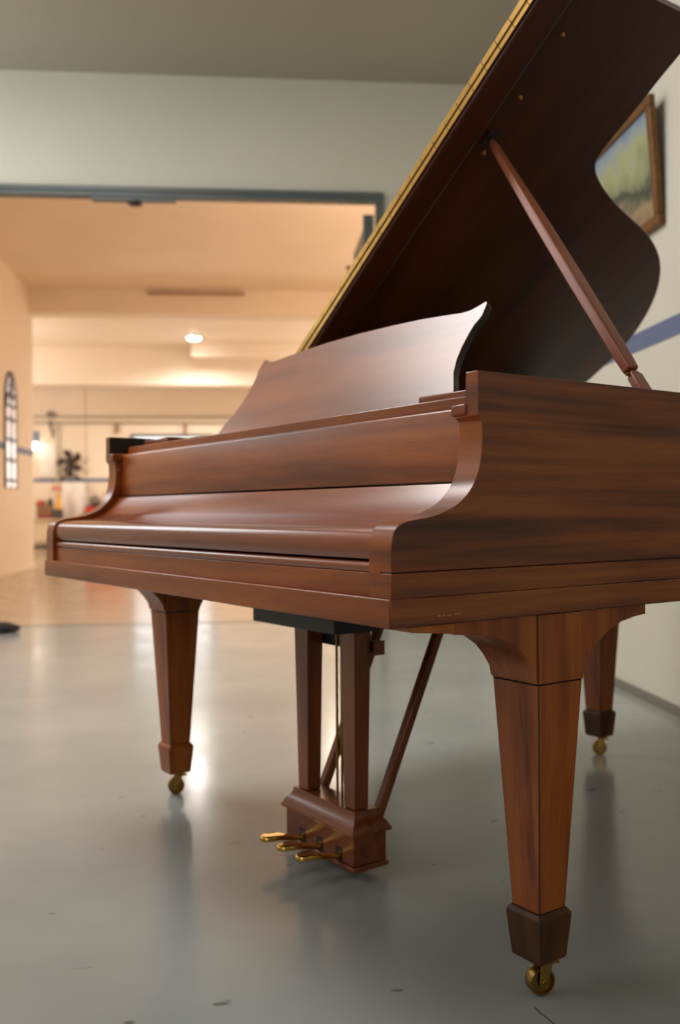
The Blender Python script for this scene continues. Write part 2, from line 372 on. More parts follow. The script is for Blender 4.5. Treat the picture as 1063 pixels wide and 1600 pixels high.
# middle band under the seam and the proud bottom rail
band = MB()
for u0, u1 in ((0.003, TH), (WU - 0.003, WU - TH)): pbox(band, u0, u1, 0.0025, VA, 0.651, 0.6858)
sweep(band, outline, 0.003, TH, 0.651, 0.6858)
band.build('side_band', W_side, piano, 0.0008, keep=on_joint, mat2=W_front)
rail = MB()
for u0, u1 in ((0.0, 0.06), (WU, WU - 0.06)): pbox(rail, u0, u1, -0.0012, VA, ZB, 0.6505)
sweep(rail, outline, 0.0, 0.06, ZB, 0.6505)
rail.build('bottom_rail', W_side, piano, 0.0018, keep=on_joint)
pbox(MB(), 0.0012, WU - 0.0012, -0.0022, 0.05, ZB - 0.0002, 0.6512).build('front_rail', W_front, piano, 0.0018)
# inner half of each arm: key block and cheek
for side in (0, 1):
    f = (lambda u: u) if side == 0 else (lambda u: WU - u)
    a = MB(); ip = [(0.0025, 0.651)] + arm_curve + [(0.1645, 0.909), (0.1645, 0.915), (0.45, 0.915), (0.45, 0.6515)]
    a.prism(ip, lambda p, q: P(f(TH), p, q), lambda p, q: P(f(0.0535), p, q))
    a.build('arm', W_front, piano, 0.0015, keep=on_joint)
    c = MB(); pbox(c, f(TH - 0.001), f(0.060), 0.1615, 0.45, 0.9105, 0.928); c.build('arm_cap', W_front, piano, 0.003)
    l = MB(); pbox(l, f(TH + 0.0002), f(TH + 0.003), 0.1665, 0.60, 0.929, ZT - 0.001); l.build('rim_liner', M_black, piano)
    pn = MB().lathe(P(f(0.0545), 0.181 if side else 0.30, 0.885), (1 if side == 1 else -1, 0, 0), [(0, 0.004), (0.002, 0.004), (0.003, 0.002)], 10)
    pn.build('guide_pin', M_brass, piano)
UI0, UI1 = 0.0545, WU - 0.0545
# closed key lid: rounded nose then a hollow sweep up to the fallboard
kp = [(0.030, 0.7025), (0.014, 0.7035), (0.0095, 0.712), (0.0085, 0.724), (0.0105, 0.736), (0.017, 0.7455), (0.028, 0.7505), (0.050, 0.7525), (0.078, 0.7535), (0.10, 0.7555), (0.122, 0.761), (0.140, 0.7695), (0.156, 0.783), (0.170, 0.799), (0.180, 0.812)]
kp = [kp[0]] + smooth_open(kp[1:], 2) + [(0.196, 0.812), (0.196, 0.7025)]
MB().prism(kp, lambda a, b: P(UI0, a, b), lambda a, b: P(UI1, a, b)).build('key_lid', W_lid, piano, 0, True, angle=40)
pbox(MB(), UI0, UI1, 0.011, 0.04, 0.651, 0.6845).build('key_slip', W_front, piano, 0.001)
# half-round moulding on top of the key slip
mp_ = [(0.04, 0.685)] + [(0.0125, 0.685)] + arc((0.0165, 0.6925), 0.0076, 215, 90, 8) + [(0.04, 0.7005)]
MB().prism(mp_, lambda a, b: P(UI0, a, b), lambda a, b: P(UI1, a, b)).build('slip_moulding', W_lid, piano, 0, True, angle=40)
# fallboard and music shelf
fp = [(0.1885, 0.8165), (0.1885, 0.9215), (0.1905, 0.926), (0.194, 0.9275), (0.205, 0.9275), (0.205, 0.8165)]
MB().prism(fp, lambda a, b: P(UI0, a, b), lambda a, b: P(UI1, a, b)).build('fallboard', W_front, piano, 0, True, angle=50)
pbox(MB(), UI0 + 0.004, UI1 - 0.004, 0.2055, 0.46, 0.928, 0.9465).build('music_shelf', W_front, piano, 0.002)
for u0, u1 in ((0.064, 0.232), (WU - 0.222, WU - 0.075)):
    pbox(MB(), u0, u1, 0.2435, 0.40, 0.947, 0.9635).build('shelf_slide', W_front, piano, 0.0025)
pbox(MB(), UI0, UI1, 0.05, 0.19, 0.652, 0.70).build('key_bed', M_black, piano)
pbox(MB(), TH, WU - TH, 0.0515, VA, 0.6135, 0.65).build('case_bottom', M_black, piano)
# music desk
ND = 0.0
desk_r = [(0.279, -0.02), (0.279, 0.012), (0.292, 0.035), (0.307, 0.060), (0.317, 0.092), (0.320, 0.124), (0.318, 0.154), (0.315, 0.174), (0.308, 0.186), (0.305, 0.195), (0.308, 0.225), (0.314, 0.2305), (0.330, 0.223), (0.350, 0.2165), (0.372, 0.2155), (0.417, 0.220), (0.501, 0.2275), (0.60, 0.232), (0.724, 0.2345)]
desk_l = [(WU - a, b) for a, b in reversed(desk_r[:-1])]
dang = math.radians(32); dv, dz = math.sin(dang), math.cos(dang)
def dk(t): return lambda a, b: P(a, 0.36 + b * dv + t * dz, 0.975 + b * dz - t * dv)
MB().prism(desk_r + desk_l, dk(0), dk(0.0025)).build('music_desk', W_desk, piano, 0.0008)
def shrink(pts, k): return [((p[0] - 0.724) * k + 0.724, p[1]) for p in pts]
MB().prism(shrink(desk_r + desk_l, 1.0), dk(0.0027), dk(0.015)).build('desk_backing', M_black, piano, 0.001)
for u_ in (0.5, 0.95): MB().bar(P(u_, 0.50, 0.949), P(u_, 0.475, 1.08), 0.02, 0.008).build('desk_support', M_black, piano)
# inside of the case
ins = offset(outline, TH + 0.001)
ib = [(TH + 0.001, 0.46)] + ins + [(WU - TH - 0.001, 0.46)]
MB().prism(ib, lambda a, b: P(a, b, 0.855), lambda a, b: P(a, b, 0.865)).build('soundboard', M_sound, piano)
ip2 = offset(outline, 0.09)
MB().prism([(0.09, 0.50)] + ip2 + [(WU - 0.09, 0.50)], lambda a, b: P(a, b, 0.885), lambda a, b: P(a, b, 0.893)).build('iron_plate', M_plate, piano, 0.002)
st = MB()
for i in range(40):
    u = 0.16 + i * 0.028; st.cyl(P(u, 0.56, 0.905), P(min(u + 0.12, 1.34), 0.95 + 0.55 * (i / 40), 0.905), 0.0008, None, 5)
o = st.build('strings', plain('steel_wire', lin(170, 160, 140), 0.3, 1.0), piano); o['kind'] = 'stuff'

# lid, hinged along the bass side, raised 34.85 degrees
LA = math.radians(34.85); UH, ZH = WU, 0.985
LM = Matrix.Translation(Vector((-UH, 0, ZH))) @ Matrix.Rotation(-LA, 4, 'Y')
lid_out = [(0.0, 0.611), (1.4835, 0.611), (1.4845, 0.80), (1.4855, 1.00), (1.4855, 1.05), (1.470, 1.062), (1.43, 1.063), (1.41, 1.0635), (1.352, 1.0605), (1.28, 1.0615), (1.203, 1.0595), (1.14, 1.058), (1.108, 1.068), (1.074, 1.116), (1.03, 1.217), (0.997, 1.325), (0.972, 1.414), (0.934, 1.505), (0.885, 1.583), (0.814, 1.653),
           (0.737, 1.702), (0.649, 1.737), (0.575, 1.752), (0.511, 1.7555), (0.389, 1.742), (0.25, 1.722), (0.13, 1.692), (0.04, 1.65), (0.0, 1.57)]
lo = lid_out[:3] + smooth_open(lid_out[3:], 2)
def lp(t): return lambda a, b: (a, b, t)
lid = MB().prism(lo, lp(0.0), lp(0.0155)).build('lid', W_under, piano, 0.0015); lid.matrix_local = LM
# the folded front flap lying on the lid
fl = [(0.0, 0.611), (1.4835, 0.611), (1.4845, 0.80), (1.4855, 1.02), (1.478, 1.03), (0.0, 1.03)]
flap = MB().prism(fl, lp(0.0185), lp(0.034)).build('lid_flap', W_under, piano, 0.0015); flap.matrix_local = LM
def lidpart(mb, name, mat, bevel=0.0, smooth=False, parent=None):
    o = mb.build(name, mat, parent or lid, bevel, smooth); return o
for z0, z1 in ((0.0016, 0.0122), (0.0192, 0.0335)):
    h = MB(); n = 30; L = 1.475 / n
    for i in range(n): h.box(0.004 + i * L, 0.004 + (i + 1) * L - 0.0012, 0.6085, 0.611, z0, z1)
    lidpart(h, 'hinge_leaf', M_brass, 0.0004)
lidpart(MB().cyl((0.004, 0.6105, 0.0158), (1.478, 0.6105, 0.0158), 0.0012, None, 8), 'hinge_pin', M_brass_d)
lidpart(MB().prism([(0.01, 0.6113), (1.47, 0.6113), (1.47, 0.688), (0.01, 0.688)], lp(-0.011), lp(-0.0002)), 'added_front_strip', W_under, 0.007)  # raised strip added to give the reflection-like dark band and its light line
for s_, v_ in ((1.204, 0.728), (1.354, 0.727), (1.060, 0.731)):
    lidpart(MB().lathe((s_, v_, 0), (0, 0, -1), [(-0.0005, 0.0055), (0.002, 0.0055), (0.004, 0.003), (0.006, 0.0035), (0.009, 0.0)], 12), 'lid_stud', M_brass, 0, True)
lidpart(MB().box(1.075, 1.115, 0.708, 0.742, -0.004, -0.0002), 'stick_socket', M_black, 0.001)
for v0 in (0.66, 1.0, 1.34): MB().cyl(P(WU + 0.002, v0, 0.981), P(WU + 0.002, v0 + 0.10, 0.981), 0.006, None, 12).build('spine_hinge', M_brass_d, piano, smooth=True)
# prop stick
tip = Vector(P(UH - 1.098 * math.cos(LA), 0.725, ZH + 1.098 * math.sin(LA) - 0.006))
foot = Vector(P(0.062, 0.618, 0.985))
stk = empty('prop_stick'); stk.parent = piano
dirn = (tip - foot); ln = dirn.length
q = dirn.to_track_quat('Z', 'Y').to_matrix().to_4x4(); q.translation = foot; stk.matrix_local = q
stick = MB()
sec = [(0.045, 0.0115, 0.0105), (0.075, 0.0125, 0.0115), (0.30, 0.0135, 0.012), (0.52, 0.0125, 0.011), (ln - 0.03, 0.0085, 0.008), (ln - 0.012, 0.007, 0.007), (ln, 0.004, 0.004)]
stick.frustum([(0, 0, h, a, b) for h, a, b in sec]); stick.build('shaft', W_stick, stk, 0.0065, seg=4)
MB().frustum([(0, 0, -0.06, 0.012, 0.009), (0, 0, 0.03, 0.012, 0.009), (0, 0, 0.043, 0.006, 0.006)]).build('heel', W_stick, stk, 0.003)
MB().cyl((-0.016, 0, 0.036), (0.016, 0, 0.036), 0.0035, None, 10).build('pivot', M_brass_d, stk)

# legs: their arrises are rubbed dark
M_arris = plain('darkened_edge', lin(40, 18, 8), 0.4)
def dark_arris(o):
    o.data.materials.append(M_arris); o.modifiers['bevel'].material = 1; return o
def make_leg(uc, vc, turn=0.0, front_wing=0.258, back_wing=0.158, foot=None):
    leg = empty('leg', P(uc, vc, 0)); leg.parent = piano
    s_ = MB().frustum([(0, 0, 0.140, 0.0295, 0.0295), (0, 0, 0.147, 0.0298, 0.0298), (0, 0, 0.503, 0.0495, 0.0495)]); dark_arris(s_.build('shaft', W_leg, leg, 0.0016))
    hw_ = 0.0505
    b = MB().box(-hw_, hw_, -hw_, hw_, 0.5035, ZB - 0.0005); dark_arris(b.build('leg_block', W_leg, leg, 0.0012))
    for sgn, L in ((-1, front_wing), (1, back_wing)):
        if sgn < 0: cv = [(0.0, 0.507), (0.003, 0.522), (0.017, 0.542), (0.033, 0.559), (0.060, 0.5755), (0.097, 0.5865), (0.147, 0.5925), (0.164, 0.594), (min(L, 0.165) + 0.0005, 0.594)]
        else: cv = [(0.0, 0.507), (0.006, 0.522), (0.013, 0.532), (0.037, 0.558), (0.062, 0.574), (0.095, 0.587), (0.130, 0.593), (L, 0.5955)]
        g_ = 0.0032 if sgn < 0 else 0.0003
        pts = [(sgn * (hw_ + g_ + a), z) for a, z in cv] + [(sgn * (hw_ + cv[-1][0] + g_), ZB - 0.0005), (sgn * (hw_ + g_), ZB - 0.0005)]
        MB().prism(pts, lambda a, z: (-hw_ + 0.001, a, z), lambda a, z: (hw_ - 0.001, a, z)).build('scroll_bracket', W_leg, leg, 0, True, angle=35)
    if front_wing > 0.2:
        pts = [(-hw_ - 0.1665, 0.595), (-hw_ - front_wing + 0.01, 0.603), (-hw_ - front_wing, ZB - 0.0005), (-hw_ - 0.1665, ZB - 0.0005)]
        MB().prism(pts, lambda a, z: (-hw_ + 0.001, a, z), lambda a, z: (hw_ - 0.001, a, z)).build('bracket_plate', W_leg, leg, 0.001)
    MB().frustum([(0, 0, 0.060, 0.0295, 0.0295), (0, 0, 0.066, 0.031, 0.031), (0, 0, 0.126, 0.0365, 0.0365), (0, 0, 0.133, 0.0365, 0.0365), (0, 0, 0.1405, 0.031, 0.031)]).build('ferrule', foot or W_foot, leg, 0.0015)
    c = empty('castor', (0, 0, 0)); c.parent = leg; c.rotation_euler = (0, 0, turn)
    R_ = 0.0225; wy = -0.004
    w = MB().lathe((0.0, -0.0095 , R_), (0, 1, 0), [(0, 0.004), (0.0005, 0.0175), (-0.0035, 0.0185), (-0.0035, 0.0215), (-0.001, R_), (0.014, R_), (0.0165, 0.0215), (0.0165, 0.0185), (0.0125, 0.0175), (0.0125, 0.004)], 28)
    w.bm.verts.ensure_lookup_table()
    MBo = w.build('castor_wheel', M_brass_d, leg, 0, True, angle=40)
    fk = MB()
    for yy in (-0.0155, 0.0105):
        fk.prism([(-0.007, R_), (-0.004, R_ - 0.008), (0.004, R_ - 0.008), (0.007, R_), (0.018, 0.054), (-0.004, 0.054)], lambda a, z: (a, yy, z), lambda a, z: (a, yy + 0.0025, z))
    fk.box(-0.006, 0.028, -0.0155, 0.013, 0.050, 0.0545)
    fk.lathe((0.006, 0, 0.0545), (0, 0, 1), [(0, 0.016), (0.0025, 0.017), (0.006, 0.012)], 16)
    F = fk.build('castor_fork', M_brass, leg, 0.0008)
    A = MB().lathe((0.0, -0.018, R_), (0, 1, 0), [(0, 0.0025), (0.001, 0.0042), (0.003, 0.0042), (0.031, 0.0042), (0.033, 0.0025)], 12)
    A = A.build('castor_axle', M_brass_d, leg, 0, True)
    for k in (MBo, F, A): k.location = (0, 0, 0); k.rotation_euler = (0, 0, turn)
    bpy.data.objects.remove(c)
    return leg
TURN = math.radians(72)
make_leg(0.0555, 0.339, TURN)
make_leg(WU - 0.0555, 0.339, TURN - 0.02, front_wing=0.165, foot=W_leg)
make_leg(0.975, 1.60, TURN - 0.5, front_wing=0.165, back_wing=0.10)

# pedal lyre
lyre = empty('pedal_lyre', P(0.726, 0.40, 0)); lyre.parent = piano
def Q(u, v, z): return (-(u - 0.726), v - 0.40, z)
def qbox(mb, u0, u1, v0, v1, z0, z1): return mb.box(-(u0 - 0.726), -(u1 - 0.726), v0 - 0.40, v1 - 0.40, z0, z1)
W_leg2 = wood('mahogany_lyre', 'z', lin(88, 38, 14), lin(134, 66, 26), lin(154, 82, 32), cross=22, along=2.0, seed=12.2, rough=0.3, coat=0.35)
W_box = wood('mahogany_lyre_box', 'x', lin(92, 40, 18), lin(136, 66, 28), lin(152, 80, 36), cross=24, along=2.0, seed=11.2, rough=0.3, coat=0.35)
qbox(MB(), 0.594, 0.858, 0.364, 0.450, 0.030, 0.0935).build('box', W_box, lyre, 0.002)
qbox(MB(), 0.590, 0.862, 0.360, 0.454, 0.018, 0.0295).build('base_moulding', W_box, lyre, 0.003)
cav = MB(); u0, u1, v0, v1 = 0.594, 0.858, 0.364, 0.450; rg = []
for z, d in ((0.094, 0.008), (0.099, 0.009), (0.1025, 0.0065), (0.107, 0.0045), (0.113, 0.001), (0.119, -0.0045), (0.125, -0.009), (0.131, -0.0115), (0.139, -0.0125)):
    rg.append((0, 0.007, z, (u1 - u0) / 2 + d, (v1 - v0) / 2 + d))
cav.frustum(rg).build('top_moulding', W_box, lyre, 0.0, True, angle=50)
for ua, ub, ta, tb in ((0.606, 0.661, 0.610, 0.649), (0.787, 0.842, 0.799, 0.838)):
    pst = MB(); uc1, uc0 = (ua + ub) / 2, (ta + tb) / 2
    uc0 = uc1
    pst.frustum([(-(uc0 - 0.726), 0.0, 0.1395, 0.0195, 0.0175), (-(uc1 - 0.726), 0.0, 0.5165, 0.0275, 0.0215)]).build('post', W_leg2, lyre, 0.0015)
qbox(MB(), 0.596, 0.93, 0.32, 0.43, 0.517, 0.548).build('mounting_block', M_board, lyre, 0.002)
qbox(MB(), 0.60, 1.035, 0.308, 0.44, 0.5485, ZB - 0.0005).build('mounting_plate', M_board, lyre, 0.002)
qbox(MB(), 0.600, 0.85, 0.424, 0.446, 0.470, 0.494).build('cross_rail', M_board, lyre, 0.001)
qbox(MB(), 0.592, 0.5995, 0.422, 0.448, 0.466, 0.496).build('rail_end', W_box, lyre, 0.001)
for u_ in (0.622, 0.836):
    MB().bar(Q(u_, 0.446, 0.112), Q(u_, 0.676, 0.6105), 0.020, 0.021, up=(1, 0, 0)).build('brace', W_leg2, lyre, 0.003)
for u_ in (0.706, 0.724):
    MB().cyl(Q(u_, 0.415, 0.139), Q(u_, 0.415, 0.53), 0.003, None, 8).build('pedal_rod', M_brass_d, lyre, smooth=True)
for u_ in (0.791, 0.7205, 0.648):
    pd = empty('pedal'); 
    ol = [(0.0, 0.0085), (0.030, 0.0095), (0.048, 0.0135), (0.065, 0.0170), (0.082, 0.0180), (0.097, 0.0155), (0.107, 0.009), (0.111, 0.0)]
    pts = [(d, h) for d, h in ol] + [(d, -h) for d, h in reversed(ol[:-1])]
    zc = lambda d: 0.041 + 0.016 * (1 - math.cos(min(d / 0.09, 1) * PI)) / 2
    bpy.data.objects.remove(pd)
    m = MB(); m.prism(smooth_open(pts, 1), lambda a, b: Q(u_ + b, 0.366 - a, zc(a) - 0.006), lambda a, b: Q(u_ + b, 0.366 - a, zc(a) + 0.006))
    m.build('pedal', M_brass_p, lyre, 0.004, seg=3)
    qbox(MB(), u_ - 0.011, u_ + 0.011, 0.3627, 0.3645, 0.032, 0.060).build('pedal_slot', M_black, lyre)
# scratch marks on the side rail
sm = MB()
for v_, z_, l_ in ((0.082, 0.6235, 0.006), (0.092, 0.6237, 0.004), (0.100, 0.6232, 0.007), (0.112, 0.6240, 0.008), (0.121, 0.6238, 0.004)):
    sm.box(-0.0001, 0.0003, v_, v_ + l_, z_, z_ + 0.0011)
sm.build('scratch_mark', plain('bare_scratch', lin(196, 150, 124), 0.5), piano)

# ------------------------------------------------------------------ things
# framed landscape on the right wall, its top leaning out
pic = rthing('framed_painting', XR - 0.002, 3.93, 1.87)
pic.rotation_euler = (0, math.radians(-4.5), PH)
tag(pic, 'gilt framed landscape painting hanging on the right wall behind the piano lid', 'painting')
M_gilt = plain('gilt_wood', lin(112, 72, 22), 0.45, 0.2, noise=0.2, nscale=20)
PW, PHt, FW = 0.42, 0.50, 0.042
for (y0, y1, z0, z1) in ((-PW, PW, PHt - FW, PHt), (-PW, PW, 0, FW), (-PW, -PW + FW, FW, PHt - FW), (PW - FW, PW, FW, PHt - FW)):
    MB().box(-0.028, 0.0, y0, y1, z0, z1).build('frame', M_gilt, pic, 0.005)
m, nt, b = new_mat('landscape_oil_paint'); N = nt.nodes; L = nt.links
tc = N.new('ShaderNodeTexCoord'); sp = N.new('ShaderNodeSeparateXYZ'); L.new(tc.outputs['Object'], sp.inputs[0])
nz = N.new('ShaderNodeTexNoise'); nz.inputs['Scale'].default_value = 7; nz.inputs['Detail'].default_value = 6; L.new(tc.outputs['Object'], nz.inputs['Vector'])
ma = N.new('ShaderNodeMath'); ma.operation = 'MULTIPLY_ADD'; ma.inputs[1].default_value = 0.36; L.new(nz.outputs['Fac'], ma.inputs[0]); L.new(sp.outputs['Z'], ma.inputs[2])
rp = N.new('ShaderNodeValToRGB'); e = rp.color_ramp.elements
mrp = N.new('ShaderNodeMapRange'); mrp.inputs[1].default_value = 0.16; mrp.inputs[2].default_value = 0.66; L.new(ma.outputs[0], mrp.inputs[0]); L.new(mrp.outputs[0], rp.inputs['Fac'])
e[0].position = 0.05; e[0].color = lin(110, 84, 70); e[1].position = 1.0; e[1].color = lin(112, 130, 158)
for p_, c_ in ((0.22, lin(158, 136, 104)), (0.32, lin(84, 92, 70)), (0.42, lin(52, 66, 56)), (0.52, lin(130, 138, 104)), (0.7, lin(164, 166, 120)), (0.85, lin(146, 158, 160))):
    k = e.new(p_); k.color = c_
L.new(rp.outputs['Color'], b.inputs['Base Color']); b.inputs['Roughness'].default_value = 0.45
MB().box(-0.016, -0.012, -PW + 0.04, PW - 0.04, 0.04, PHt - 0.04).build('canvas', m, pic)

# dark cloth bundle on the floor by the threshold
cb = MB(); import mathutils
bm = cb.bm; bmesh.ops.create_icosphere(bm, subdivisions=4, radius=1.0)
for v in bm.verts:
    n = mathutils.noise.noise(v.co * 2.3) * 0.22 + mathutils.noise.noise(v.co * 6) * 0.07
    v.co *= (1 + n); v.co.x *= 0.30 * (1 - 0.25 * v.co.x); v.co.y *= 0.09; v.co.z = max(v.co.z, -0.55) * 0.045
    v.co.z += 0.0248
o = cb.build('cloth_bundle', plain('dark_cloth', lin(44, 38, 38), 0.85, noise=0.4, nscale=30, bump=0.5), None, 0, True, angle=80)
o.location = RM(-1.78, 6.33, 0.0); o.rotation_euler = (0, 0, PH + 0.05)
tag(o, 'dark crumpled cloth bundle lying on the grey floor beside the threshold', 'cloth')

# arched window ornament on the left wall of the far room
aw = rthing('arched_window', -3.149, 12.45, 1.10)
tag(aw, 'narrow arched window with black tracery on the peach left wall', 'window')
M_iron = plain('black_iron', lin(34, 32, 30), 0.45)
M_pane = plain('frosted_pane', lin(236, 232, 236), 0.15, emit=0.42, ecol=(0.97, 0.93, 0.95, 1))
hw2 = 0.29; zs = 1.05; ztop = 1.50
def arch_pts(h, z0, top, n=10):
    pts = []
    for i in range(n + 1):
        t = i / n; pts.append((h * math.cos(t * PI / 2) ** 0.9 if t < 1 else 0.0, z0 + (top - z0) * math.sin(t * PI / 2)))
    return pts
outer = [(hw2, 0.0)] + arch_pts(hw2, zs, ztop); inner = [(hw2 - 0.045, 0.0)] + arch_pts(hw2 - 0.045, zs, ztop - 0.05)
ring_r = outer + inner[::-1]; ring_l = [(-a, b) for a, b in ring_r]
f_ = MB(); f_.prism(ring_r, lambda a, z: (0.0, a, z), lambda a, z: (0.02, a, z)); f_.prism(ring_l, lambda a, z: (0.0, a, z), lambda a, z: (0.02, a, z)); f_.build('outer_frame', M_iron, aw)
MB().box(0.0, 0.02, -0.018, 0.018, 0.0, 1.36).build('mullion', M_iron, aw)
bars = [0.10, 0.36, 0.62, 0.88, 1.05]
for z in bars: MB().box(0.0, 0.018, -hw2 + 0.03, hw2 - 0.03, z - 0.018, z + 0.018).build('glazing_bar', M_iron, aw)
for z in (0.36, 0.62, 0.88):
    MB().prism([(0, z - 0.09), (0.055, z), (0, z + 0.09), (-0.055, z)], lambda a, b: (0.0, a, b), lambda a, b: (0.022, a, b)).build('lozenge', M_iron, aw)
for sg in (-1, 1):
    MB().tube([(0.02, sg * (hw2 - 0.04), zs), (0.02, sg * 0.17, 1.22), (0.02, 0.0, 1.12)], 0.010).build('tracery', M_iron, aw)
    MB().tube([(0.02, 0.0, 1.16), (0.02, sg * 0.09, 1.30), (0.02, sg * 0.02, 1.42)], 0.009).build('tracery', M_iron, aw)
zz = [0.0] + bars
for a, b in zip(zz, zz[1:]):
    for sg in (-1, 1): MB().box(0.004, 0.012, sg * 0.02, sg * 0.25, a + 0.016, b - 0.016).build('pane', M_pane, aw)
for sg in (-1, 1):
    pts = [(sg * 0.03, zs + 0.016)] + [(sg * a * 0.97, z) for a, z in inner[1:-2]] + [(sg * 0.03, 1.37)]
    MB().prism(pts, lambda a, z: (0.004, a, z), lambda a, z: (0.012, a, z)).build('pane', M_pane, aw)

# recessed round ceiling lamp (visible) and the pendant behind the wall end
M_lampc = plain('lamp_glow', (1, 0.98, 0.95, 1), 0.5, emit=60.0, ecol=(1.0, 0.95, 0.88, 1))
M_white = plain('white_enamel', lin(230, 226, 218), 0.35)
def ceiling_lamp(x, y, label, mat=M_lampc, r=0.115):
    t = rthing('ceiling_lamp', x, y, Z2)
    tag(t, label, 'lamp')
    MB().lathe((0, 0, 0), (0, 0, -1), [(0.0005, r + 0.045), (0.018, r + 0.04), (0.03, r + 0.012), (0.03, r)], 28).build('rim', M_white, t, 0, True)
    MB().lathe((0, 0, -0.02), (0, 0, -1), [(0.0, r), (0.014, r - 0.005), (0.03, r * 0.7), (0.038, 0.01)], 28).build('diffuser', mat, t, 0, True)
    return t
ceiling_lamp(-1.111, 17.082, 'round glowing ceiling lamp between the two far beams')
l2 = ceiling_lamp(1.38, 17.1, 'round ceiling lamp hidden behind the raised piano lid')

t = rthing('panel_lamp', -1.55, 3.35, Z1); tag(t, 'square flush ceiling light panel of the near room, above the keyboard side', 'lamp')
MB().box(-0.80, 0.80, -0.80, 0.80, -0.045, -0.0005).build('housing', M_white, t, 0.004)
# thin strip on the nearer beam, drawn for a long fluorescent fixture
o = MB().box(-1.52, -0.16, 13.44, 13.5, 3.845, 3.872).build('fixture_strip', plain('tan_strip', lin(168, 128, 96), 0.5), None, 0.004); room(o)
tag(o, 'thin tan strip of a long light fixture on the nearer ceiling beam', 'light fixture')
# pendant lamps behind the wall end, the farther one added to fill the ceiling
for (x, y, z, pw, colr) in LAMPS:
    if pw <= 0: continue
    t = rthing('unseen_pendant', x, y, z); tag(t, 'warm globe pendant lamp behind the right end of the opening, ' + ('nearer one' if y < 10 else 'farther one, added as fill'), 'lamp')
    g = MB().lathe((0, 0, -0.13), (0, 0, 1), [(0, 0.02), (0.03, 0.08), (0.08, 0.12), (0.13, 0.13), (0.18, 0.12), (0.23, 0.08), (0.26, 0.03)], 20)
    g.build('globe', plain('warm_globe', (1, 0.8, 0.6, 1), 0.4, emit=4.0, ecol=(1.0, 0.62, 0.36, 1)), t, 0, True)
    MB().cyl((0, 0, 0.13), (0, 0, Z2 - z - 0.001), 0.008).build('cord', M_dark, t)
    point('unseen_pendant_light', x - 0.0, y, z - 0.2, pw, colr, 0.14)
def spot(name, x, y, z, power, color, rad):
    l = bpy.data.lights.new(name, 'SPOT'); l.energy = power; l.color = color; l.shadow_soft_size = rad; l.spot_size = math.radians(165); l.spot_blend = 0.6
    o = bpy.data.objects.new(name, l); COL.objects.link(o); o.location = RM(x, y, z); return o
spot('ceiling_lamp_light', -1.111, 17.082, 3.82, 270, (1.0, 0.96, 0.92), 0.11)
spot('ceiling_lamp_light', 1.38, 17.1, 3.82, 250, (1.0, 0.82, 0.62), 0.11)
point('far_corner_fill', -5.4, 16.2, 2.6, 150, CREAM, 0.2)  # two unseen lights added to fill the far ceilings, no fixture modelled
point('far_corner_fill', 2.9, 16.4, 2.4, 100, CREAM, 0.2)

# ------------------------------------------------------------------ far wall furniture
def rbox(name, x0, x1, y0, y1, z0, z1, mat, label, cat, group=None, bevel=0.006):
    o = MB().box(x0, x1, y0, y1, z0, z1).build(name, mat, None, bevel); room(o); tag(o, label, cat, group); return o
M_galv = plain('dull_galvanised', lin(150, 146, 136), 0.4, 0.5)
for z, lab in ((2.60, 'upper thin grey pipe running along the far wall'), (2.70, 'lower thin grey pipe running along the far wall')):
    zz_ = 2.72 if 'upper' in lab else 2.60
    o = MB().cyl((-5.5, YF - 0.05, zz_), (0.9, YF - 0.05, zz_), 0.014, None, 8).build('wall_pipe', M_galv, None); room(o)
    tag(o, lab, 'pipe', 'thin pipes along the far wall')
hx = [(-2.82, 'second pipe bracket from the left on the far wall'), (-1.45, 'third pipe bracket from the left, above the bright window')]
for x, lab in hx:
    o = MB().box(x - 0.03, x + 0.03, YF - 0.09, YF - 0.065, 2.38, 2.60).box(x - 0.02, x + 0.02, YF - 0.065, YF, 2.44, 2.5).build('pipe_bracket', plain('tan_bracket', lin(150, 112, 78), 0.5), None, 0.004); room(o)
    tag(o, lab, 'bracket', 'pipe brackets on the far wall')
# pulley with a drop pipe
t = rthing('pulley', -4.12, YF - 0.12, 2.70); tag(t, 'dark round pulley with hook at the left end of the pipes', 'pulley')
MB().lathe((0, -0.02, 0.06), (0, 1, 0), [(0, 0.055), (0.01, 0.07), (0.03, 0.07), (0.04, 0.055)], 16).build('wheel', plain('grey_pulley', lin(110, 104, 96), 0.5), t, 0, True)
MB().tube([(0, 0, -0.05), (0.0, 0, -0.2), (0.05, 0, -0.3), (0.03, 0, -0.4)], 0.02).build('hook', M_dark, t)
o = MB().cyl((-3.98, YF - 0.06, 1.42), (-3.98, YF - 0.06, 2.585), 0.03, None, 10).build('drop_pipe', plain('pale_pipe', lin(196, 190, 176), 0.4), None); room(o)
tag(o, 'pale vertical drop pipe below the pulley', 'pipe')
# bright window in the far wall, mostly behind the piano
wn = empty('window_1', (0, 0, 0), PH); wn['kind'] = 'structure'
WX0, WX1, WZ0, WZ1 = -2.55, -0.9, 1.0, 2.37
for bx in ((WX0, WX1, WZ1 - 0.06, WZ1), (WX0, WX1, WZ0, WZ0 + 0.06), (WX0, WX0 + 0.06, WZ0 + 0.06, WZ1 - 0.06), (WX1 - 0.06, WX1, WZ0 + 0.06, WZ1 - 0.06)):
    MB().box(bx[0], bx[1], YF - 0.06, YF - 0.001, bx[2], bx[3]).build('window_frame', M_steel, wn)
MB().box(WX0 + 0.06, WX1 - 0.06, YF - 0.02, YF - 0.012, WZ0 + 0.06, WZ1 - 0.06).build('pane', plain('bright_daylight_pane', (0.8, 0.9, 1, 1), 0.2, emit=1.3, ecol=(0.9, 0.95, 1.0, 1)), wn)
